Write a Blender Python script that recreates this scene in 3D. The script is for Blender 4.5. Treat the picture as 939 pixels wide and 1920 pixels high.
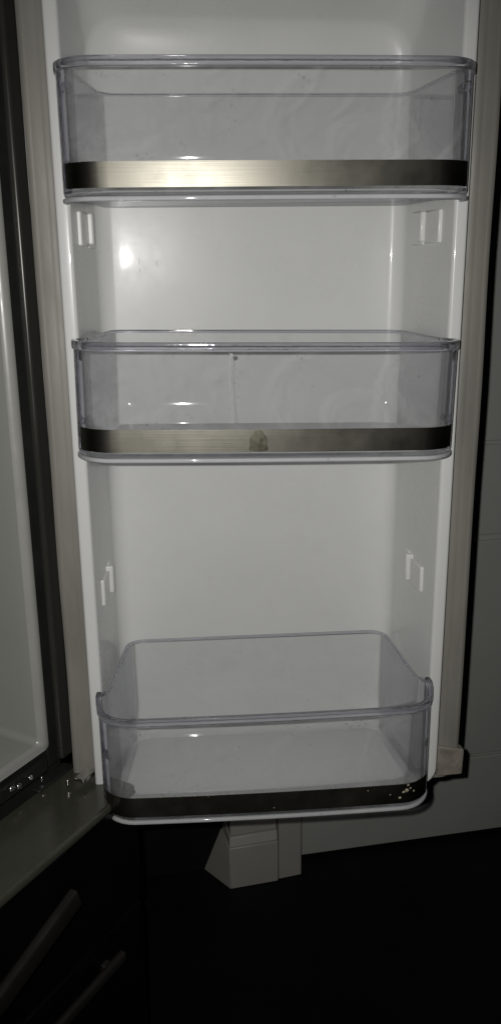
import bpy, math, random
from math import sin, cos, radians, pi, sqrt, atan2, exp
from mathutils import Vector, Matrix

random.seed(7)
sc = bpy.context.scene
for o in list(bpy.data.objects):
    bpy.data.objects.remove(o)
COL = sc.collection

# ------------------------------------------------------------------ camera
PITCH, YAW, ROLL = radians(16.2), radians(5.0), radians(-0.62)
CAM = Vector((-0.087, -0.75, 1.03))
fw = Vector((sin(YAW) * cos(PITCH), cos(YAW) * cos(PITCH), -sin(PITCH)))
rt = Vector((cos(YAW), -sin(YAW), 0.0))
up = rt.cross(fw)
rt2 = cos(ROLL) * rt + sin(ROLL) * up
up2 = -sin(ROLL) * rt + cos(ROLL) * up
cd = bpy.data.cameras.new('camera')
cam = bpy.data.objects.new('camera', cd)
COL.objects.link(cam)
M = Matrix((rt2, up2, -fw)).transposed().to_4x4()
M.translation = CAM
cam.matrix_world = M
cd.sensor_fit = 'VERTICAL'
cd.sensor_height = 36.0
cd.lens = 36.0 * 1608.0 / 1920.0
cd.clip_start = 0.01
cd.clip_end = 100.0
sc.camera = cam

# ------------------------------------------------------------------ world: a dark room
w = bpy.data.worlds.new('World')
sc.world = w
w.use_nodes = True
bg = w.node_tree.nodes['Background']
bg.inputs[0].default_value = (0.9, 0.95, 1.0, 1)
bg.inputs[1].default_value = 0.0022

# ------------------------------------------------------------------ the phone's flash, up and left of the lens
ld = bpy.data.lights.new('phone_flash', 'SPOT')
ld.energy = 16.3
ld.color = (1.0, 0.985, 0.95)
ld.spot_size = radians(97)
ld.spot_blend = 1.0
ld.shadow_soft_size = 0.0035
flash = bpy.data.objects.new('phone_flash', ld)
COL.objects.link(flash)
FM = Matrix((rt2, up2, -fw)).transposed().to_4x4()
FM.translation = CAM - 0.019 * rt2 + 0.013 * up2
flash.matrix_world = FM

sc.view_settings.view_transform = 'Standard'
sc.view_settings.look = 'None'
sc.view_settings.gamma = 1.0
sc.view_settings.exposure = 0.0
sc.view_settings.use_curve_mapping = False
sc.render.engine = 'CYCLES'
sc.cycles.max_bounces = 16
sc.cycles.diffuse_bounces = 4
sc.cycles.glossy_bounces = 6
sc.cycles.transmission_bounces = 12
sc.cycles.transparent_max_bounces = 40
sc.cycles.caustics_reflective = False
sc.cycles.caustics_refractive = False
sc.cycles.sample_clamp_indirect = 4.0
sc.cycles.use_denoising = True

# ------------------------------------------------------------------ helpers
def empty(name, loc=(0, 0, 0), rz=0.0, label=None, cat=None, group=None):
    o = bpy.data.objects.new(name, None)
    COL.objects.link(o)
    o.empty_display_size = 0.05
    o.location = loc
    o.rotation_euler = (0, 0, rz)
    tag(o, label, cat, group)
    return o

def tag(o, label=None, cat=None, group=None, kind=None):
    if label: o['label'] = label
    if cat: o['category'] = cat
    if group: o['group'] = group
    if kind: o['kind'] = kind
    return o

def mesh(name, V, F, mat, parent=None, angle=35, smooth=True, uvs=None):
    me = bpy.data.meshes.new(name)
    me.from_pydata([tuple(v) for v in V], [], F)
    import bmesh
    bm = bmesh.new(); bm.from_mesh(me)
    bmesh.ops.recalc_face_normals(bm, faces=bm.faces)
    bm.to_mesh(me); bm.free()
    if uvs is not None:
        ul = me.uv_layers.new(name='UVMap')
        for l in me.loops:
            ul.data[l.index].uv = uvs[l.vertex_index]
    me.materials.append(mat)
    if smooth:
        for p in me.polygons: p.use_smooth = True
        me.set_sharp_from_angle(angle=radians(angle))
    o = bpy.data.objects.new(name, me)
    COL.objects.link(o)
    if parent is not None: o.parent = parent
    return o

def bevel(o, width, seg=2):
    m = o.modifiers.new('bevel', 'BEVEL')
    m.width = width; m.segments = seg; m.limit_method = 'ANGLE'; m.angle_limit = radians(40)
    m.harden_normals = False
    return o

BF = [(0, 3, 2, 1), (4, 5, 6, 7), (0, 1, 5, 4), (1, 2, 6, 5), (2, 3, 7, 6), (3, 0, 4, 7)]
def box_vf(a, b):
    x0, y0, z0 = a; x1, y1, z1 = b
    return [(x0, y0, z0), (x1, y0, z0), (x1, y1, z0), (x0, y1, z0), (x0, y0, z1), (x1, y0, z1), (x1, y1, z1), (x0, y1, z1)], list(BF)

def box(name, a, b, mat, parent=None, bw=0.0, seg=2):
    V, F = box_vf(a, b)
    o = mesh(name, V, F, mat, parent)
    if bw: bevel(o, bw, seg)
    return o

def hexa(name, P, mat, parent=None, bw=0.0):
    """eight corners: four at the bottom, four on top, same order"""
    o = mesh(name, P, list(BF), mat, parent)
    if bw: bevel(o, bw)
    return o

def loft(rings, closed=True, cap0=False, cap1=False):
    V, F = [], []
    n = len(rings[0])
    for r in rings: V += r
    for k in range(len(rings) - 1):
        for i in range(n if closed else n - 1):
            j = (i + 1) % n
            F.append((k * n + i, k * n + j, (k + 1) * n + j, (k + 1) * n + i))
    if cap0: F.append(tuple(range(n))[::-1])
    if cap1: F.append(tuple(range((len(rings) - 1) * n, len(rings) * n)))
    return V, F

def sweep(path, prof, closed=False, up=Vector((0, 0, 1))):
    """sweep a closed profile [(out, z)] along a path of 3-D points; out = to the right of travel"""
    n = len(path)
    rings = []
    for i, p in enumerate(path):
        a = path[(i - 1) % n] if (closed or i > 0) else path[i]
        b = path[(i + 1) % n] if (closed or i < n - 1) else path[i]
        t = Vector(b) - Vector(a); t.normalize()
        side = t.cross(up); side.normalize()
        u = side.cross(t)
        rings.append([Vector(p) + side * q[0] + u * q[1] for q in prof])
    if closed:
        rings.append(rings[0])
    V, F = loft(rings, True, not closed, not closed)
    if closed:
        m = len(prof); N = len(path) * m
        V = V[:N]
        F = [tuple(i % N for i in f) for f in F]
    return V, F

def rrect_prof(w0, w1, z0, z1, r, seg=3):
    pts = []
    for cx_, cz_, a0 in ((w1 - r, z1 - r, 0), (w0 + r, z1 - r, 90), (w0 + r, z0 + r, 180), (w1 - r, z0 + r, 270)):
        for k in range(seg + 1):
            a = radians(a0 + 90 * k / seg)
            pts.append((cx_ + r * cos(a), cz_ + r * sin(a)))
    return pts

def round_poly(corners, seg=8):
    """corners [(x,y,r)] -> polyline with rounded corners"""
    out = []
    n = len(corners)
    for i in range(n):
        p = Vector(corners[i][:2]); r = corners[i][2]
        a = Vector(corners[i - 1][:2]); b = Vector(corners[(i + 1) % n][:2])
        da = (a - p).normalized(); db = (b - p).normalized()
        ang = da.angle(db)
        if r <= 0 or abs(ang - pi) < 1e-3:
            out.append(p); continue
        d = r / math.tan(ang / 2)
        c = p + (da + db).normalized() * (r / sin(ang / 2))
        s = p + da * d; e = p + db * d
        a0 = atan2(s.y - c.y, s.x - c.x); a1 = atan2(e.y - c.y, e.x - c.x)
        while a1 - a0 > pi: a1 -= 2 * pi
        while a1 - a0 < -pi: a1 += 2 * pi
        for k in range(seg + 1):
            t = a0 + (a1 - a0) * k / seg
            out.append(Vector((c.x + r * cos(t), c.y + r * sin(t))))
    return out

def resample(poly, step, closed=True):
    out = []
    n = len(poly)
    for i in range(n if closed else n - 1):
        a = poly[i]; b = poly[(i + 1) % n]
        L = (b - a).length
        k = max(1, int(L / step))
        for j in range(k):
            out.append(a.lerp(b, j / k))
    if not closed: out.append(poly[-1])
    return out

def offset(poly, d):
    """positive = outward for a counter-clockwise polygon"""
    n = len(poly); out = []
    for i in range(n):
        t = (poly[(i + 1) % n] - poly[i - 1]).normalized()
        out.append(poly[i] + Vector((t.y, -t.x)) * d)
    return out

def smooth01(a, b, x):
    t = max(0.0, min(1.0, (x - a) / (b - a)))
    return t * t * (3 - 2 * t)

# ------------------------------------------------------------------ materials
def new_mat(name):
    m = bpy.data.materials.new(name)
    m.use_nodes = True
    nt = m.node_tree
    return m, nt, nt.nodes['Principled BSDF']

def nd(nt, t, **kw):
    n = nt.nodes.new(t)
    for k, v in kw.items(): setattr(n, k, v)
    return n

def noise(nt, scale, detail=4, rough=0.55, vec=None, dist=0.0):
    n = nd(nt, 'ShaderNodeTexNoise')
    n.inputs['Scale'].default_value = scale
    n.inputs['Detail'].default_value = detail
    n.inputs['Roughness'].default_value = rough
    n.inputs['Distortion'].default_value = dist
    if vec is not None: nt.links.new(vec, n.inputs['Vector'])
    return n

def ramp(nt, src, p0, c0, p1, c1):
    r = nd(nt, 'ShaderNodeValToRGB')
    r.color_ramp.elements[0].position = p0; r.color_ramp.elements[0].color = (*c0, 1)
    r.color_ramp.elements[1].position = p1; r.color_ramp.elements[1].color = (*c1, 1)
    nt.links.new(src, r.inputs[0])
    return r

def g(v): return (v, v, v)

def objvec(nt, scale=(1, 1, 1)):
    tc = nd(nt, 'ShaderNodeTexCoord')
    mp = nd(nt, 'ShaderNodeMapping')
    mp.inputs['Scale'].default_value = scale
    nt.links.new(tc.outputs['Object'], mp.inputs['Vector'])
    return mp.outputs[0]

def paint(name, col, rough, var=0.06, nscale=25, bump=0.0, bscale=300, metal=0.0, spec=0.5, coat=0.0, rvar=0.08, stretch=(1, 1, 1)):
    m, nt, b = new_mat(name)
    v = objvec(nt, stretch)
    n = noise(nt, nscale, 5, 0.6, v)
    lo = tuple(c * (1 - var) for c in col); hi = tuple(min(1, c * (1 + var)) for c in col)
    r = ramp(nt, n.outputs[0], 0.3, lo, 0.7, hi)
    nt.links.new(r.outputs[0], b.inputs['Base Color'])
    n2 = noise(nt, nscale * 2.3, 4, 0.6, v)
    r2 = ramp(nt, n2.outputs[0], 0.3, g(max(0, rough - rvar)), 0.7, g(min(1, rough + rvar)))
    nt.links.new(r2.outputs[0], b.inputs['Roughness'])
    b.inputs['Metallic'].default_value = metal
    b.inputs['Specular IOR Level'].default_value = spec
    b.inputs['Coat Weight'].default_value = coat
    b.inputs['Coat Roughness'].default_value = 0.04
    if bump:
        n3 = noise(nt, bscale, 3, 0.6, v)
        bp = nd(nt, 'ShaderNodeBump')
        bp.inputs['Strength'].default_value = bump
        bp.inputs['Distance'].default_value = 0.001
        nt.links.new(n3.outputs[0], bp.inputs['Height'])
        nt.links.new(bp.outputs[0], b.inputs['Normal'])
    return m

# glossy vacuum-formed white plastic of the door liner
def liner_mat(name, col):
    m, nt, b = new_mat(name)
    v = objvec(nt)
    n = noise(nt, 9, 4, 0.6, v)
    r = ramp(nt, n.outputs[0], 0.3, tuple(c * 0.94 for c in col), 0.7, col)
    # tiny dark specks of dirt
    vo = nd(nt, 'ShaderNodeTexVoronoi'); vo.inputs['Scale'].default_value = 55
    nt.links.new(v, vo.inputs['Vector'])
    sp = ramp(nt, vo.outputs['Distance'], 0.02, g(1), 0.035, g(0))
    msk = noise(nt, 30, 2, 0.5, v)
    mk = ramp(nt, msk.outputs[0], 0.66, g(0), 0.7, g(0.3))
    mu = nd(nt, 'ShaderNodeMath', operation='MULTIPLY')
    nt.links.new(sp.outputs[0], mu.inputs[0]); nt.links.new(mk.outputs[0], mu.inputs[1])
    mx = nd(nt, 'ShaderNodeMix', data_type='RGBA')
    nt.links.new(mu.outputs[0], mx.inputs['Factor'])
    nt.links.new(r.outputs[0], mx.inputs['A']); mx.inputs['B'].default_value = (0.16, 0.15, 0.13, 1)
    nt.links.new(mx.outputs['Result'], b.inputs['Base Color'])
    n2 = noise(nt, 14, 5, 0.65, v)
    r2 = ramp(nt, n2.outputs[0], 0.3, g(0.24), 0.75, g(0.36))
    nt.links.new(r2.outputs[0], b.inputs['Roughness'])
    b.inputs['Specular IOR Level'].default_value = 0.25
    b.inputs['Coat Weight'].default_value = 0.16
    b.inputs['Coat Roughness'].default_value = 0.05
    n3 = noise(nt, 11, 2, 0.4, v)
    bp = nd(nt, 'ShaderNodeBump')
    bp.inputs['Strength'].default_value = 0.05; bp.inputs['Distance'].default_value = 0.003
    nt.links.new(n3.outputs[0], bp.inputs['Height'])
    nt.links.new(bp.outputs[0], b.inputs['Normal'])
    return m

# clear basket plastic: thin sheets that let light straight through, with a hazy scuffed skin
def clear_mat(name, tint=(0.996, 0.997, 0.998), haze=0.06, density=10.0, smear=0.26, swirl=0.0, back=0.3):
    m, nt, b = new_mat(name)
    nt.nodes.remove(b)
    out = nt.nodes['Material Output']
    v = objvec(nt)
    tr = nd(nt, 'ShaderNodeBsdfTransparent'); tr.inputs[0].default_value = (*tint, 1)
    gl = nd(nt, 'ShaderNodeBsdfGlossy'); gl.inputs['Roughness'].default_value = 0.045
    gl.inputs[0].default_value = (0.97, 0.97, 0.99, 1)
    fr = nd(nt, 'ShaderNodeFresnel'); fr.inputs[0].default_value = 1.5
    mx = nd(nt, 'ShaderNodeMixShader')
    fm = nd(nt, 'ShaderNodeMath', operation='MULTIPLY'); fm.inputs[1].default_value = 0.5
    nt.links.new(fr.outputs[0], fm.inputs[0])
    nt.links.new(fm.outputs[0], mx.inputs[0]); nt.links.new(tr.outputs[0], mx.inputs[1]); nt.links.new(gl.outputs[0], mx.inputs[2])
    # haze and wiped smears
    df = nd(nt, 'ShaderNodeBsdfDiffuse'); df.inputs[0].default_value = (0.80, 0.81, 0.82, 1)
    n = noise(nt, 16, 6, 0.65, v, 1.2)
    r = ramp(nt, n.outputs[0], 0.45, g(haze), 0.75, g(haze + smear * 0.55))
    tc2 = objvec(nt, (1, 1, 1.6))
    wv = nd(nt, 'ShaderNodeTexWave', wave_type='RINGS', rings_direction='Y')
    wv.inputs['Scale'].default_value = 9; wv.inputs['Distortion'].default_value = 2.2
    wv.inputs['Detail'].default_value = 3; wv.inputs['Detail Scale'].default_value = 1.6
    mp = nd(nt, 'ShaderNodeMapping'); mp.inputs['Location'].default_value = (0.075, 0, -0.19)
    nt.links.new(tc2, mp.inputs[0]); nt.links.new(mp.outputs[0], wv.inputs['Vector'])
    wr = ramp(nt, wv.outputs['Fac'], 0.86, g(0), 1.0, g(swirl))
    nm = noise(nt, 9, 2, 0.5, v)
    nmr = ramp(nt, nm.outputs[0], 0.5, g(0), 0.68, g(1))
    mm = nd(nt, 'ShaderNodeMath', operation='MULTIPLY')
    nt.links.new(wr.outputs[0], mm.inputs[0]); nt.links.new(nmr.outputs[0], mm.inputs[1])
    ad = nd(nt, 'ShaderNodeMath', operation='ADD')
    nt.links.new(r.outputs[0], ad.inputs[0]); nt.links.new(mm.outputs[0], ad.inputs[1])
    sx = nd(nt, 'ShaderNodeSeparateXYZ'); nt.links.new(v, sx.inputs[0])
    fy = nd(nt, 'ShaderNodeMapRange'); fy.inputs['From Min'].default_value = 0.006; fy.inputs['From Max'].default_value = 0.05
    fy.inputs['To Min'].default_value = 1.0; fy.inputs['To Max'].default_value = back
    nt.links.new(sx.outputs['Y'], fy.inputs['Value'])
    hz = nd(nt, 'ShaderNodeMath', operation='MULTIPLY')
    nt.links.new(ad.outputs[0], hz.inputs[0]); nt.links.new(fy.outputs[0], hz.inputs[1])
    m2 = nd(nt, 'ShaderNodeMixShader')
    nt.links.new(hz.outputs[0], m2.inputs[0]); nt.links.new(mx.outputs[0], m2.inputs[1]); nt.links.new(df.outputs[0], m2.inputs[2])
    # dark specks of dried dirt
    vo = nd(nt, 'ShaderNodeTexVoronoi'); vo.inputs['Scale'].default_value = 150; vo.inputs['Randomness'].default_value = 1
    nt.links.new(v, vo.inputs['Vector'])
    sp = ramp(nt, vo.outputs['Distance'], 0.13, g(1), 0.26, g(0))
    n5 = noise(nt, 26, 3, 0.6, v)
    n5r = ramp(nt, n5.outputs[0], 0.57, g(0), 0.66, g(0.36))
    m5 = nd(nt, 'ShaderNodeMath', operation='MULTIPLY')
    nt.links.new(sp.outputs[0], m5.inputs[0]); nt.links.new(n5r.outputs[0], m5.inputs[1])
    m6 = nd(nt, 'ShaderNodeMath', operation='MULTIPLY')
    nt.links.new(m5.outputs[0], m6.inputs[0]); nt.links.new(fy.outputs[0], m6.inputs[1])
    dd = nd(nt, 'ShaderNodeBsdfDiffuse'); dd.inputs[0].default_value = (0.12, 0.12, 0.13, 1)
    m3 = nd(nt, 'ShaderNodeMixShader')
    nt.links.new(m6.outputs[0], m3.inputs[0]); nt.links.new(m2.outputs[0], m3.inputs[1]); nt.links.new(dd.outputs[0], m3.inputs[2])
    nt.links.new(m3.outputs[0], out.inputs['Surface'])
    if density:
        va = nd(nt, 'ShaderNodeVolumeAbsorption')
        va.inputs['Color'].default_value = (0.40, 0.42, 0.50, 1)
        va.inputs['Density'].default_value = density
        nt.links.new(va.outputs[0], out.inputs['Volume'])
    return m

# thick moulded rims: real refracting plastic, violet in its depth
def rim_mat(name='clear_plastic_rim', col=(0.86, 0.86, 0.93, 1), milk=1.0):
    m, nt, b = new_mat(name)
    b.inputs['Base Color'].default_value = col
    b.inputs['Transmission Weight'].default_value = 1.0
    b.inputs['IOR'].default_value = 1.49
    b.inputs['Roughness'].default_value = 0.03
    v = objvec(nt)
    n = noise(nt, 70, 3, 0.6, v)
    bp = nd(nt, 'ShaderNodeBump'); bp.inputs['Strength'].default_value = 0.25; bp.inputs['Distance'].default_value = 0.0012
    nt.links.new(n.outputs[0], bp.inputs['Height']); nt.links.new(bp.outputs[0], b.inputs['Normal'])
    df = nd(nt, 'ShaderNodeBsdfDiffuse'); df.inputs[0].default_value = (0.66, 0.66, 0.74, 1)
    r = ramp(nt, n.outputs[0], 0.3, g(0.015 * milk), 0.75, g(0.10 * milk))
    ms = nd(nt, 'ShaderNodeMixShader')
    nt.links.new(r.outputs[0], ms.inputs[0]); nt.links.new(b.outputs[0], ms.inputs[1]); nt.links.new(df.outputs[0], ms.inputs[2])
    tr = nd(nt, 'ShaderNodeBsdfTransparent'); tr.inputs[0].default_value = (0.88, 0.88, 0.92, 1)
    m2 = nd(nt, 'ShaderNodeMixShader'); m2.inputs[0].default_value = 0.12
    nt.links.new(ms.outputs[0], m2.inputs[1]); nt.links.new(tr.outputs[0], m2.inputs[2])
    nt.links.new(m2.outputs[0], nt.nodes['Material Output'].inputs['Surface'])
    return m

def steel_mat(name, col, rough=0.3, aniso=0.8, rot=0.0):
    m, nt, b = new_mat(name)
    v = objvec(nt, (3, 3, 420))
    n = noise(nt, 3.0, 4, 0.6, v)
    r = ramp(nt, n.outputs[0], 0.25, tuple(c * 0.86 for c in col), 0.75, col)
    v2 = objvec(nt)
    n2 = noise(nt, 20, 5, 0.65, v2)
    mr = ramp(nt, n2.outputs[0], 0.3, g(rough - 0.05), 0.75, g(rough + 0.07))
    nt.links.new(r.outputs[0], b.inputs['Base Color'])
    nt.links.new(mr.outputs[0], b.inputs['Roughness'])
    b.inputs['Metallic'].default_value = 1.0
    b.inputs['Anisotropic'].default_value = aniso
    b.inputs['Anisotropic Rotation'].default_value = rot
    tg = nd(nt, 'ShaderNodeTangent', direction_type='UV_MAP')
    nt.links.new(tg.outputs[0], b.inputs['Tangent'])
    bp = nd(nt, 'ShaderNodeBump'); bp.inputs['Strength'].default_value = 0.12; bp.inputs['Distance'].default_value = 0.0004
    nt.links.new(n.outputs[0], bp.inputs['Height']); nt.links.new(bp.outputs[0], b.inputs['Normal'])
    return m

M_liner = liner_mat('white_liner_plastic', (0.77, 0.775, 0.765))
M_cavity = liner_mat('grey_cavity_plastic', (0.33, 0.338, 0.31))  # mid-grey base colour, much darker than the door liner
M_lug = paint('white_lug_plastic', (0.76, 0.76, 0.74), 0.28, 0.03)
M_clear = clear_mat('clear_plastic')
M_clear_wiped = clear_mat('clear_plastic_wiped', swirl=0.12)
M_lip_edge = clear_mat('frosted_plastic_lip', (0.88, 0.88, 0.92), 0.46, 0.0, 0.2, back=1.0)
M_frost = clear_mat('frosted_plastic_floor', (0.93, 0.935, 0.94), 0.88, 0.0, 0.08, back=1.0)
M_rim = rim_mat()
M_corner_dark = rim_mat('darkened_plastic_corner', (0.62, 0.62, 0.74, 1), 0.2)  # same clear plastic, base colour darkened to paint in the dark refracted bands
M_trim = steel_mat('brushed_steel_trim', (0.20, 0.191, 0.163), 0.355, 0.3, 0.25)
M_mark = paint('dark_trim_patch', (0.145, 0.138, 0.108), 0.345, 0.12, 60, metal=1.0)  # patch colour a little darker than the trim band
M_gasket = paint('warm_grey_gasket_rubber', (0.250, 0.241, 0.212), 0.5, 0.20, 18, 0.1, 200, stretch=(1, 1, 0.25))
M_stain = paint('stained_gasket_corner', (0.275, 0.250, 0.210), 0.55, 0.28, 70, 0.15, 200)
M_skin = paint('dark_steel_door_skin', (0.10, 0.10, 0.10), 0.35, 0.1, metal=0.8)
M_black = paint('black_rubber', (0.018, 0.019, 0.018), 0.42, 0.2)
M_stile = paint('dark_grey_steel_stile', (0.055, 0.054, 0.048), 0.30, 0.15, 20, metal=0.35, stretch=(1, 1, 0.2))
M_lip = paint('grey_liner_lip', (0.36, 0.36, 0.34), 0.3, 0.05)
M_ledge = paint('olive_grey_painted_steel', (0.060, 0.060, 0.047), 0.22, 0.12, 30, spec=0.6)
M_drawer = paint('black_drawer_steel', (0.035, 0.035, 0.036), 0.3, 0.2, 12, metal=0.9)
M_handle = paint('dull_steel_handle', (0.020, 0.018, 0.016), 0.42, 0.15, 20, metal=0.2)
M_handle2 = paint('dull_grey_handle', (0.020, 0.018, 0.017), 0.5, 0.15, 20)
M_metal = paint('bright_hinge_metal', (0.62, 0.61, 0.58), 0.25, 0.15, 90, metal=1.0)
M_door = paint('off_white_door_paint', (0.44, 0.45, 0.42), 0.42, 0.04, 6, 0.06, 90)
M_casing = paint('white_casing_paint', (0.44, 0.425, 0.385), 0.45, 0.05, 14, 0.06, 90)
M_floor = paint('black_floor_tile', (0.006, 0.006, 0.007), 0.6, 0.3, 8, 0.05, 60, spec=0.2)
M_wall = paint('near_black_wall', (0.008, 0.008, 0.009), 0.7, 0.3, 5, spec=0.15)  # near-black base colour over the whole wall
M_crumb = paint('dried_food_residue', (0.48, 0.43, 0.31), 0.7, 0.3, 300)
M_scuff = paint('pale_scuff', (0.85, 0.85, 0.84), 0.3, 0.02)
M_crack = paint('white_crack', (0.55, 0.56, 0.57), 0.4, 0.3, 120)

# ------------------------------------------------------------------ setting: floor and dark wall
f = box('floor', (-3.0, -2.0, -0.05), (3.0, 3.0, 0.0), M_floor)
tag(f, 'black tile floor under the open door', kind='structure')
RA = radians(5.87)          # the wall with the room door is turned a little
RB = Vector((0.1158, 0.5413, 0.0))
room = Matrix.Translation(RB) @ Matrix.Rotation(RA, 4, 'Z')
def place(o):
    o.matrix_world = room
    return o
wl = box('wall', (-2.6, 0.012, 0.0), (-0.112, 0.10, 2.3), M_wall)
place(wl); tag(wl, 'dark wall left of the door casing', kind='structure')

# room door: backing slab and raised boards with grooves between them
rd = empty('interior_door', label='pale grey panelled room door behind the open refrigerator door', cat='door')
rd.matrix_world = room
box('slab', (-0.02, 0.006, 0.012), (0.86, 0.045, 2.05), M_door, rd, 0.002)
zs = [0.010, 0.1705, 0.585, 0.7465, 1.16, 1.32, 1.86, 2.05]
gw = [0.0030, 0.0050, 0.0030, 0.004, 0.003, 0.003]
for i in range(len(zs) - 1):
    a = zs[i] + (gw[i - 1] if i > 0 else 0)
    b = zs[i + 1] - (gw[i] if i < len(gw) else 0)
    box('door_board', (-0.018, 0.0, a), (0.858, 0.0055, b), M_door, rd, 0.002, 3)

# casing: plinth block with splayed foot, moulding, jamb strip
cs = empty('door_casing', label='white door casing with a moulded plinth block on the black floor', cat='door casing')
cs.matrix_world = room
Ri = room.inverted()
def rl(x, y): 
    q = Ri @ Vector((x, y, 0)); return q.x, q.y
pa = rl(-0.0209, 0.4786); pb = rl(0.0634, 0.4911); pc = rl(0.1053, 0.503)
yb = 0.012
# plinth foot
def pl(name, za, zb_, fa, fb, la, lb):
    hexa(name, [(pa[0] + la[0], pa[1] + fa, za), (pb[0], pb[1] + fa, za), (pb[0], yb, za), (pa[0] + la[1], yb, za),
                (pa[0] + lb[0], pa[1] + fb, zb_), (pb[0], pb[1] + fb, zb_), (pb[0], yb, zb_), (pa[0] + lb[1], yb, zb_)], M_casing, cs, 0.002)
pl('plinth_block', 0.0, 0.080, 0.0, 0.002, (0.0, -0.038), (0.0, -0.006))
pl('plinth_moulding', 0.0803, 0.096, 0.003, 0.010, (0.0, -0.004), (0.002, 0.0))
pl('casing_board', 0.0963, 2.12, 0.013, 0.013, (0.003, 0.003), (0.003, 0.003))
hexa('jamb_strip', [(pb[0] + 0.001, pb[1] + 0.004, 0.0), (pc[0], pc[1], 0.0), (pc[0], -0.002, 0.0), (pb[0] + 0.001, 0.0, 0.0),
                    (pb[0] + 0.001, pb[1] + 0.004, 2.10), (pc[0], pc[1], 2.10), (pc[0], -0.002, 2.10), (pb[0] + 0.001, 0.0, 2.10)], M_casing, cs, 0.002)

# ------------------------------------------------------------------ the refrigerator door
HD = radians(34)
P0 = Vector((-0.2751, 0.0073, 0.0))
cab_rot = radians(90) - HD
cb = empty('refrigerator', P0, cab_rot, 'steel refrigerator standing open, its white door liner swung wide over the black floor', 'refrigerator')
CBI = (Matrix.Translation(P0) @ Matrix.Rotation(cab_rot, 4, 'Z')).inverted()
def dl(V): return [CBI @ Vector(v) for v in V]
# hollow steel skin of the door: sides, returns and back
def skin_ring(d, y): return ring(0.2105 - d, 0.4740 + d, 1.350 - d, 0.010, y)

def ring(hw, zb, zt, r, y, rt=None, seg=7, ns=10, nz=26, yfun=None):
    """rounded rectangle in the XZ plane at depth y, counter-clockwise seen from the front"""
    rt = rt or r
    pts = []
    def line(a, b, n):
        for k in range(n): pts.append((a[0] + (b[0] - a[0]) * k / n, a[1] + (b[1] - a[1]) * k / n))
    def arc(cx_, cz_, rr, a0):
        for k in range(seg):
            a = radians(a0 + 90 * k / seg); pts.append((cx_ + rr * cos(a), cz_ + rr * sin(a)))
    line((-hw + r, zb), (hw - r, zb), ns)
    arc(hw - r, zb + r, r, -90)
    line((hw, zb + r), (hw, zt - rt), nz)
    arc(hw - rt, zt - rt, rt, 0)
    line((hw - rt, zt), (-hw + rt, zt), ns)
    arc(-hw + rt, zt - rt, rt, 90)
    line((-hw, zt - rt), (-hw, zb + r), nz)
    arc(-hw + r, zb + r, r, 180)
    return [Vector((p[0], y if yfun is None else yfun(p[0], p[1], y), p[1])) for p in pts]

V, F = loft([skin_ring(0.003, 0.0875), skin_ring(0.0, 0.0872), skin_ring(0.0, 0.205), skin_ring(0.006, 0.211)], True, False, True)
fd = mesh('door', dl(V), F, M_skin, cb, 40)
ZB, ZT = 0.4812, 1.303
BACK = 0.182
SL = math.tan(radians(2.4))
def slant(x, z, y):                       # the back sheet is formed a little askew
    k = smooth01(0.10, 0.18, y)
    return y + k * (x * SL)
rings = []
OB = 0.4780                                # outer bottom of the raised dike
rings.append(ring(0.1860, OB - 0.002, ZT + 0.016, 0.020, 0.0785))
rings.append(ring(0.1845, OB - 0.001, ZT + 0.014, 0.020, 0.0560))
for k in range(5):                          # rounded outer shoulder of the dike
    a = radians(90 * k / 4)
    rings.append(ring(0.1840 - 0.003 * (1 - cos(a)), OB + 0.001 * (1 - cos(a)), ZT + 0.0135 - 0.003 * (1 - cos(a)), 0.019, 0.0530 - 0.003 * sin(a)))
for k in range(6):                          # rounded inner shoulder
    a = radians(90 * k / 5)
    q = 0.0035
    rings.append(ring(0.1742 - q * sin(a), ZB - 0.0025 + 0.0025 * sin(a), ZT + 0.004 - q * sin(a), 0.016, 0.0500 + q * (1 - cos(a))))
# inner wall with draft, cove to the back sheet
for k in range(1, 5):
    t = k / 5
    rings.append(ring(0.1707 - 0.010 * t, ZB + 0.002 * t, ZT - 0.02 * t, 0.016 + 0.01 * t, 0.0535 + 0.10 * t, rt=0.016 + 0.02 * t, yfun=slant))
RS, RTOP = 0.017, 0.075
for k in range(0, 9):
    a = radians(90 * k / 8)
    s, c = sin(a), 1 - cos(a)
    y = BACK - RS * (1 - s)
    rings.append(ring(0.1605 - RS * c, ZB + 0.003 + 0.014 * c, ZT - 0.025 - RTOP * c - 0.02, 0.030 + 0.0 * c, y, rt=0.036 + 0.03 * c, yfun=slant))
hw0, zb0, zt0 = 0.1605 - RS, ZB + 0.017, ZT - 0.045 - RTOP
for t in (0.94, 0.6, 0.25):
    zc = (zb0 + zt0) / 2
    rings.append(ring(hw0 * t, zc - (zc - zb0) * t, zc + (zt0 - zc) * t, 0.03 * t, BACK, rt=0.06 * t, yfun=slant))
V, F = loft([[p for p in r] for r in rings], True, False, True)
liner = mesh('liner', dl(V), F, M_liner, fd, 60)

# gasket: ribbed strip round the liner
def gasket_prof():
    x0, x1 = 0.0, 0.0255
    return [(x0, 0.010), (x0, 0.000), (x0 + 0.003, -0.0018), (x0 + 0.0085, -0.0022), (x0 + 0.0095, -0.0020), (x0 + 0.0105, -0.0022), (x0 + 0.0185, -0.0024), (x0 + 0.0195, -0.0022),
            (x0 + 0.0205, -0.0024), (x1 - 0.002, -0.0020), (x1, 0.0), (x1, 0.010)]
gin = lambda d, y: [v + Vector((0.0035 + 0.0004 * sin(v.z * 23) * (d > 0.02), 0.0005 * sin(v.z * 31 + 1), 0)) for v in ring(0.1868 + d, OB - 0.003 - d * 0.22, ZT + 0.018 + d, 0.008 + d * 0.4, y, seg=5)]
rings = [gin(p[0], 0.0765 + p[1]) for p in gasket_prof()]
V, F = loft(rings, True)
mesh('gasket', dl(V), F, M_gasket, fd, 40)
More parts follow.
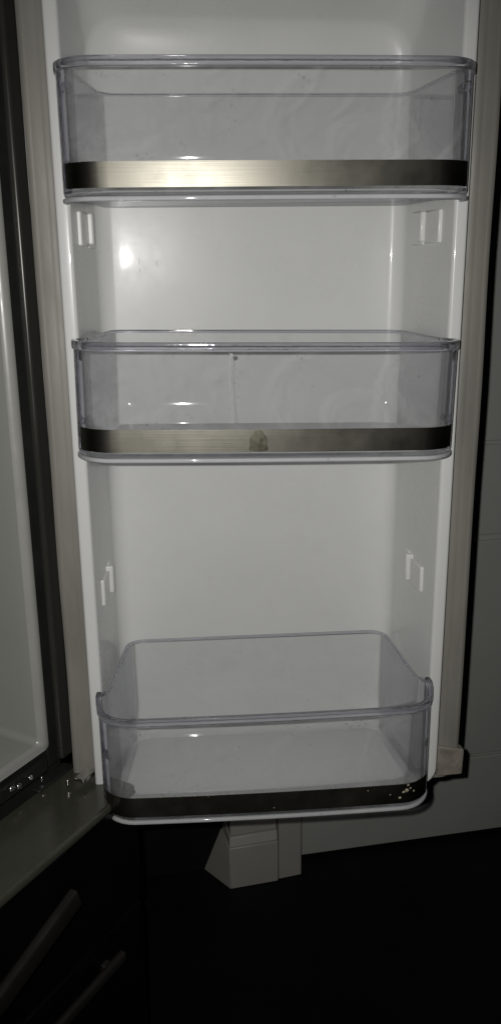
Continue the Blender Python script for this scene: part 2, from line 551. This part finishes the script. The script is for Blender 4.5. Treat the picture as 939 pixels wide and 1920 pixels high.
# loose lower corner of the gasket, pushed outwards and stained
P = [(0.1905, 0.070, 0.4735), (0.2205, 0.070, 0.4745), (0.2205, 0.082, 0.4745), (0.1905, 0.082, 0.4735),
     (0.1905, 0.0708, 0.512), (0.2210, 0.070, 0.506), (0.2210, 0.082, 0.506), (0.1905, 0.082, 0.512)]
o = hexa('gasket_corner', dl(P), M_stain, fd, 0.002); o['label'] = 'stained lower corner of the door gasket'

# moulded support lugs on the side walls
def lug(side, z0, z1, zr0, zr1, y0, y1, y2):
    def wallx(y): return (0.1707 - 0.012 * ((y - 0.0535) / 0.125)) * side
    def blk(a, b, c0, c1, d, z2=None, off=0.004):
        return [(wallx(a) + side * off, a, c0), (wallx(b) + side * off, b, c0), (wallx(b) - side * d, b, c0), (wallx(a) - side * d, a, c0),
                (wallx(a) + side * off, a, c1), (wallx(b) + side * off, b, c1), (wallx(b) - side * d, b, c1), (wallx(a) - side * d, a, c1)]
    e = hexa('support_lug', dl(blk(y0, y1, z0, z1, 0.0035)), M_lug, fd, 0.0012)
    hexa('lug_rib', dl(blk(y1 + 0.0005, y1 + 0.008, zr0, zr1, 0.0075)), M_lug, fd, 0.0015)
    hexa('lug_boss', dl(blk(y1 + 0.0085, y2, zr0 - 0.003, zr1 + 0.001, 0.0022)), M_liner, fd, 0.0015)
for s in (-1, 1):
    lug(s, 1.0465, 1.0765, 1.048, 1.0765, 0.078, 0.112, 0.150)
    lug(s, 0.6920, 0.7200, 0.694, 0.7240, 0.082, 0.112, 0.140)

# small scuffs and dried drips on the back sheet
rs = random.Random(11)
for (x, z, L) in ((-0.118, 1.036, 0.006), (-0.1175, 1.026, 0.005), (-0.100, 1.034, 0.007), (-0.104, 1.068, 0.0015), (0.0045, 1.048, 0.008), (0.109, 1.030, 0.006), (0.139, 1.043, 0.004)):
    y = BACK + x * SL - 0.0002
    V, F = [], []
    for i in range(5):
        t = i / 4
        wv_ = 0.00035 * sin(pi * (0.15 + 0.7 * t)); xo = x + rs.uniform(-0.0005, 0.0005)
        V += [(xo - wv_, y, z - L * t), (xo, y - 0.0003, z - L * t), (xo + wv_, y, z - L * t), (xo, y + 0.0004, z - L * t)]
    for i in range(4):
        for q in range(4): F.append((i * 4 + q, i * 4 + (q + 1) % 4, i * 4 + 4 + (q + 1) % 4, i * 4 + 4 + q))
    F += [(0, 1, 2, 3), (19, 18, 17, 16)]
    mesh('scuff', dl(V), F, M_scuff, fd)

# ------------------------------------------------------------------ the three clear baskets
def basket(name, z0, height, hb, trim, tilt, rz, label, front_drop=0.0, wf=0.1738, back_up=0.0, x0=0.0, clear=None):
    clear = clear or M_clear
    root = empty(name, (x0, 0.0, z0), label=label, cat='door basket', group='clear baskets hung on the refrigerator door')
    root.rotation_euler = (0, tilt, rz)
    yb = 0.155
    wb = hb
    C = [(-wf, 0.0, 0.034), (wf, 0.0, 0.034), (wf, 0.044, 0.009), (wf - 0.008, 0.0535, 0.009), (wb, yb, 0.020), (-wb, yb, 0.020), (-wf + 0.008, 0.0535, 0.009), (-wf, 0.044, 0.009)]
    poly = resample(round_poly(C), 0.008)
    def bow(p):
        k = max(0.0, 1 - p.y / 0.03)
        return Vector((p.x, p.y - 0.0035 * k * (1 - (p.x / wf) ** 2)))
    poly = [bow(p) for p in poly]
    # counter-clockwise seen from above, starting at the front-left corner
    n = len(poly)
    def ztop(p):
        if front_drop:
            return height - front_drop + front_drop * smooth01(0.016, 0.034, p.y) - (0.004 if p.y > 0.043 else 0) + back_up * smooth01(0.05, 0.15, p.y)
        return height
    def hd(p): return 0.0061 if p.y < 0.043 else 0.0016
    th = 0.0027
    outer, inner = poly, offset(poly, -th)
    lo = offset(poly, -0.0022)
    R = []
    R.append([Vector((p.x, p.y, 0.0)) for p in lo])
    R.append([Vector((p.x, p.y, 0.0015)) for p in offset(poly, -0.0006)])
    R.append([Vector((p.x, p.y, 0.004)) for p in outer])
    for t in (0.35, 0.7, 1.0):
        R.append([Vector((p.x, p.y, 0.004 + (ztop(p) - hd(p) - 0.004) * t)) for p in outer])
    for t in (1.0, 0.7, 0.35):
        R.append([Vector((q.x, q.y, 0.004 + (ztop(p) - hd(p) - 0.004) * t)) for p, q in zip(outer, inner)])
    R.append([Vector((q.x, q.y, 0.0055)) for q in inner])
    R.append([Vector((q.x, q.y, 0.0028)) for q in offset(poly, -th - 0.003)])
    V, F = loft(R, True, True, True)
    body = mesh('body', V, F, clear, root, 50)
    body.data.materials.append(M_corner_dark)                 # front corners refract; their dark edge band is tinted into the colour
    for pg in body.data.polygons:
        c = pg.center
        if len(pg.vertices) == 4 and abs(c.x) > wf - 0.0085 and c.y < 0.0435 and abs(pg.normal.z) < 0.5:
            pg.material_index = 1
    fl = [bow(p) for p in resample(round_poly([(-wf + 0.0155, 0.0065, 0.028), (wf - 0.0155, 0.0065, 0.028), (wb - 0.0075, yb - 0.0065, 0.014), (-wb + 0.0075, yb - 0.0065, 0.014)]), 0.01)]
    V, F = loft([[Vector((q.x, q.y, 0.0031)) for q in fl], [Vector((q.x, q.y, 0.0042)) for q in fl]], True, True, True)
    mesh('frosted_floor', V, F, M_frost, root, 40)
    # front part of the outline, left to right
    idx = [i for i in range(n) if poly[i].y < 0.043]
    k0 = next(i for i in idx if (i - 1) % n not in idx)
    front = []
    i = k0
    while i in idx:
        front.append(poly[i]); i = (i + 1) % n
    rest = []
    while i != k0:
        rest.append(poly[i]); i = (i + 1) % n
    # moulded rim along the front, ears included
    path = [Vector((p.x, p.y, ztop(p) + 0.0002)) for p in front]
    prof = rrect_prof(-th - 0.0012, 0.0016, -0.0062, 0.0016, 0.0012)
    V, F = sweep(path, prof)
    mesh('rim', V, F, M_rim, root, 50)
    # thin rim round the sides and back
    path = [Vector((p.x, p.y, ztop(p) + 0.0002)) for p in rest]
    V, F = sweep(path, rrect_prof(-th - 0.0003, 0.0004, -0.0016, 0.0012, 0.0008))
    mesh('side_rim', V, F, M_rim, root, 50)
    # bottom lip
    path = [Vector((p.x, p.y, 0.0)) for p in front]
    V, F = sweep(path, rrect_prof(-0.0032, 0.0008, -0.0040, -0.0002, 0.0012))
    mesh('bottom_lip', V, F, M_lip_edge, root, 50)
    # brushed trim band
    fr = [p for p in front if p.y < 0.017]
    V, F, UV = [], [], []
    offp = {}
    allf = offset(poly, 0.0008); allb = offset(poly, 0.0002)
    ii = [poly.index(p) for p in fr]
    s = 0.0
    for k, j in enumerate(ii):
        if k: s += (poly[j] - poly[ii[k - 1]]).length
        a, b = allf[j], allb[j]
        V += [(a.x, a.y, trim[0]), (a.x, a.y, trim[1]), (b.x, b.y, trim[1]), (b.x, b.y, trim[0])]
        UV += [(s * 5, 0), (s * 5, (trim[1] - trim[0]) * 5), (s * 5, (trim[1] - trim[0]) * 5 + .01), (s * 5, -.01)]
    m = len(ii)
    for k in range(m - 1):
        for q in range(4):
            F.append((k * 4 + q, k * 4 + (q + 1) % 4, (k + 1) * 4 + (q + 1) % 4, (k + 1) * 4 + q))
    F.append((0, 1, 2, 3)); F.append(((m - 1) * 4 + 3, (m - 1) * 4 + 2, (m - 1) * 4 + 1, (m - 1) * 4))
    tb = mesh('trim_band', V, F, M_trim, root, 40, uvs=UV)
    return root, body, tb, poly

R2 = radians(-1.3)
b1, body1, tb1, pol1 = basket('door_basket', 1.0840, 0.1020, 0.151, (0.0062, 0.0262), radians(-0.10), R2,
        'top clear basket with a bright brushed steel band, nearest the upper edge', x0=-0.0015, clear=M_clear_wiped)
b2, body2, tb2, pol2 = basket('door_basket', 0.8620, 0.1000, 0.151, (0.0056, 0.0262), radians(0.9), R2,
        'middle clear basket with a vertical crack and a darker patch on its band', x0=-0.0035)
b3, body3, tb3, pol3 = basket('door_basket', 0.4905, 0.1220, 0.146, (0.0050, 0.0272), radians(-0.15), radians(-1.1),
        'bottom clear basket with a black band, crumbs and raised rim ends', front_drop=0.0095, back_up=0.009, wf=0.1700, x0=-0.0050)

def peg(root, x, y, z, r, h):
    V = []
    for t in (0, h):
        for i in range(10):
            a = 2 * pi * i / 10
            V.append((x + r * cos(a), y + t, z + r * sin(a)))
    F = [(i, (i + 1) % 10, 10 + (i + 1) % 10, 10 + i) for i in range(10)] + [tuple(range(10))[::-1], tuple(range(10, 20))]
    bevel(mesh('peg', V, F, M_rim, root, 40), 0.0008)
for sx in (-1, 1):
    peg(b1, sx * 0.1625, 0.016, 0.084, 0.0038, 0.008)
    peg(b2, sx * 0.1640, 0.018, 0.031, 0.0036, 0.008)

def front_y(poly, x):
    best = None
    n = len(poly)
    for i in range(n):
        a, b = poly[i], poly[(i + 1) % n]
        if a.y < 0.03 and b.y < 0.03 and min(a.x, b.x) <= x <= max(a.x, b.x) and abs(a.x - b.x) > 1e-6:
            y = a.y + (b.y - a.y) * (x - a.x) / (b.x - a.x)
            best = y if best is None else min(best, y)
    return best if best is not None else 0.0

def blob(name, poly, x, z, r, mat, parent, off=0.0008, squash=0.35, seed=0):
    rnd = random.Random(seed)
    V, F = [], []
    nu, nv = 7, 4
    y = front_y(poly, x) - off
    for j in range(nv + 1):
        a = pi * j / nv
        for i in range(nu):
            t = 2 * pi * i / nu
            rr = r * (1 + rnd.uniform(-0.3, 0.3))
            V.append((x + rr * sin(a) * cos(t) * 1.2, y + rr * squash * cos(a), z + rr * sin(a) * sin(t)))
    for j in range(nv):
        for i in range(nu):
            F.append((j * nu + i, j * nu + (i + 1) % nu, (j + 1) * nu + (i + 1) % nu, (j + 1) * nu + i))
    return mesh(name, V, F, mat, parent, 60)

# crumbs dried on the lowest band
for i, (x, z, r) in enumerate([(0.1405, 0.0195, 0.0024), (0.1440, 0.0212, 0.0016), (0.1370, 0.0178, 0.0017), (0.1480, 0.0172, 0.0014), (0.1335, 0.0115, 0.0016), (0.1230, 0.0160, 0.0009),
                               (0.1415, 0.0255, 0.0014), (0.1000, 0.0225, 0.0007), (-0.062, 0.0262, 0.0008), (0.004, 0.0095, 0.0007)]):
    blob("crumb", pol3, x, z, r * 0.8, M_crumb, tb3, seed=i)

# slightly darker keyhole-shaped patch on the middle band
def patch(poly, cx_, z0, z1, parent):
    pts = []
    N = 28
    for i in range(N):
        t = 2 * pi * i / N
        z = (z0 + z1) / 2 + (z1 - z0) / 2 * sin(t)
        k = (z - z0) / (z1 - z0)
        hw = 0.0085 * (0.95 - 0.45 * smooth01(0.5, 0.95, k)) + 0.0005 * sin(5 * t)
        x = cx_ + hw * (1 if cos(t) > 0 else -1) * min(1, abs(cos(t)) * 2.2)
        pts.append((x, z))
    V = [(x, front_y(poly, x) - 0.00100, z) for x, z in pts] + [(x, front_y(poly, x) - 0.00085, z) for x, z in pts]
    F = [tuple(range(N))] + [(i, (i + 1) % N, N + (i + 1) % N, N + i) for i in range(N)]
    return mesh('dark_patch', V, F, M_mark, parent)
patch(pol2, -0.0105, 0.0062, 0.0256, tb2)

# hairline crack down the middle basket's front
rnd = random.Random(3)
path = []
x = -0.036
for k in range(22):
    t = k / 21
    z = 0.098 - 0.067 * t
    x += rnd.uniform(-0.0006, 0.0006) + 0.0001
    path.append(Vector((x, front_y(pol2, x) - 0.0001, z)))
V, F = sweep(path, rrect_prof(-0.00014, 0.00014, -0.00014, 0.00014, 0.00005, 1), up=Vector((0, 1, 0)))
mesh('crack', V, F, M_crack, body2)
blob('chip', pol2, -0.035, 0.0915, 0.0018, M_crack, body2, 0.0016, 0.5, 5)

# ------------------------------------------------------------------ refrigerator cabinet at the left
# local axes: x along the cabinet front towards the hinge, y into the cabinet, z up
ZC0, ZC1 = 0.5365, 1.50
# stile: black channel + rounded steel bar
box('black_channel', (0.0785, 0.004, 0.512), (0.0955, 0.05, ZC1), M_black, cb, 0.001)
o = box('stile', (0.0945, -0.001, 0.512), (0.1135, 0.045, ZC1), M_stile, cb, 0.004, 4)
box('side_panel', (0.1075, 0.0455, 0.02), (0.1130, 0.62, ZC1), M_stile, cb, 0.001)
# bottom rail
box('bottom_rail', (-0.60, 0.003, 0.508), (0.0780, 0.05, ZC0 - 0.010), M_black, cb, 0.003)
box('lower_body', (-0.60, 0.012, 0.02), (0.1065, 0.62, 0.5065), M_black, cb, 0.002)
# rounded grey cavity seen through the opening
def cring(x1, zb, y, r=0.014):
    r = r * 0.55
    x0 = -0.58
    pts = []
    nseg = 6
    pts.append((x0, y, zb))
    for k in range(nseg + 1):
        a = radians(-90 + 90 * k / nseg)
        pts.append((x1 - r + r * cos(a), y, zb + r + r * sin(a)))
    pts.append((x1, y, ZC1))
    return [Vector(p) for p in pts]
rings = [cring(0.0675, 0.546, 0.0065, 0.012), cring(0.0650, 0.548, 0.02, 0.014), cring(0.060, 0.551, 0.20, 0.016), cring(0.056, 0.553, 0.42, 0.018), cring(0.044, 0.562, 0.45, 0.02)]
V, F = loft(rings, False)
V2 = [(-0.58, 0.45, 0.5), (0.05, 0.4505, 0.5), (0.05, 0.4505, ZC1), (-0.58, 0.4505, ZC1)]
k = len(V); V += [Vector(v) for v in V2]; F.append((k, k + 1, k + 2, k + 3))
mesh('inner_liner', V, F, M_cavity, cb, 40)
rings = [cring(0.0785, 0.5365, 0.012, 0.010), cring(0.0785, 0.5365, 0.0015, 0.010), cring(0.0765, 0.538, 0.0, 0.010), cring(0.0700, 0.544, 0.0015, 0.012), cring(0.0672, 0.546, 0.0066, 0.012)]
V, F = loft(rings, False)
mesh('liner_lip', V, F, M_lip, cb, 50)
# hinge
hg = box('hinge', (0.045, -0.012, 0.5045), (0.100, 0.0025, 0.5075), M_black, cb, 0.001)
box('bracket', (0.0735, -0.047, 0.5100), (0.0965, -0.034, 0.5142), M_metal, hg, 0.001)
def cyl(name, c, axis, r, h, mat, parent, seg=16, bw=0.0):
    ax = Vector(axis).normalized()
    u = ax.orthogonal().normalized(); v = ax.cross(u)
    V = []
    for t in (0, h):
        for i in range(seg):
            a = 2 * pi * i / seg
            V.append(Vector(c) + ax * t + (u * cos(a) + v * sin(a)) * r)
    F = [(i, (i + 1) % seg, seg + (i + 1) % seg, seg + i) for i in range(seg)] + [tuple(range(seg))[::-1], tuple(range(seg, 2 * seg))]
    o = mesh(name, V, F, mat, parent, 40)
    if bw: bevel(o, bw)
    return o
for (t, z) in ((0.020, 0.5215), (0.030, 0.5185)):
    cyl('screw', (t, 0.002, z), (0, -1, 0.25), 0.0036, 0.0035, M_metal, hg, 12, 0.001)
cyl('pin', (0.0685, -0.030, 0.5078), (0, 0, 1), 0.0022, 0.006, M_metal, hg, 12, 0.0005)
cyl('washer', (0.047, 0.002, 0.5185), (0, -1, 0.3), 0.0030, 0.003, M_metal, hg, 12, 0.0005)
cyl('stop', (0.058, -0.004, 0.5095), (0, 0, 1), 0.0018, 0.006, M_metal, hg, 12, 0.0005)

# freezer drawers below
def drawer(label, z0, z1, mat_top, tmax):
    d = box('freezer_drawer', (-0.62, -0.088, z0), (tmax, -0.004, z1), mat_top, cb, 0.004, 3)
    d['label'] = label
    box('face_plate', (-0.62, -0.0895, z0 + 0.003), (tmax - 0.003, -0.0883, z1 - 0.006), M_drawer, d, 0.0004)
    return d
d1 = drawer('upper freezer drawer with olive grey top ledge', 0.362, 0.5035, M_ledge, 0.108)
d2 = drawer('lower freezer drawer in black steel', 0.040, 0.357, M_drawer, 0.108)
pth = [Vector((-0.55, -0.128, 0.452)), Vector((-0.13, -0.122, 0.452)), Vector((-0.030, -0.1195, 0.478))]
h1 = mesh('handle', *sweep(pth, rrect_prof(-0.005, 0.005, -0.013, 0.008, 0.0035)), M_handle, d1)
box('handle_mount', (-0.160, -0.117, 0.446), (-0.148, -0.090, 0.458), M_handle, d1, 0.001)
pth = [Vector((-0.55, -0.100, 0.331)), Vector((0.055, -0.100, 0.331))]
h2 = mesh('handle', *sweep(pth, rrect_prof(-0.004, 0.004, -0.006, 0.006, 0.003)), M_handle2, d2)
box('handle_mount', (0.030, -0.0955, 0.327), (0.040, -0.090, 0.335), M_handle2, d2, 0.001)
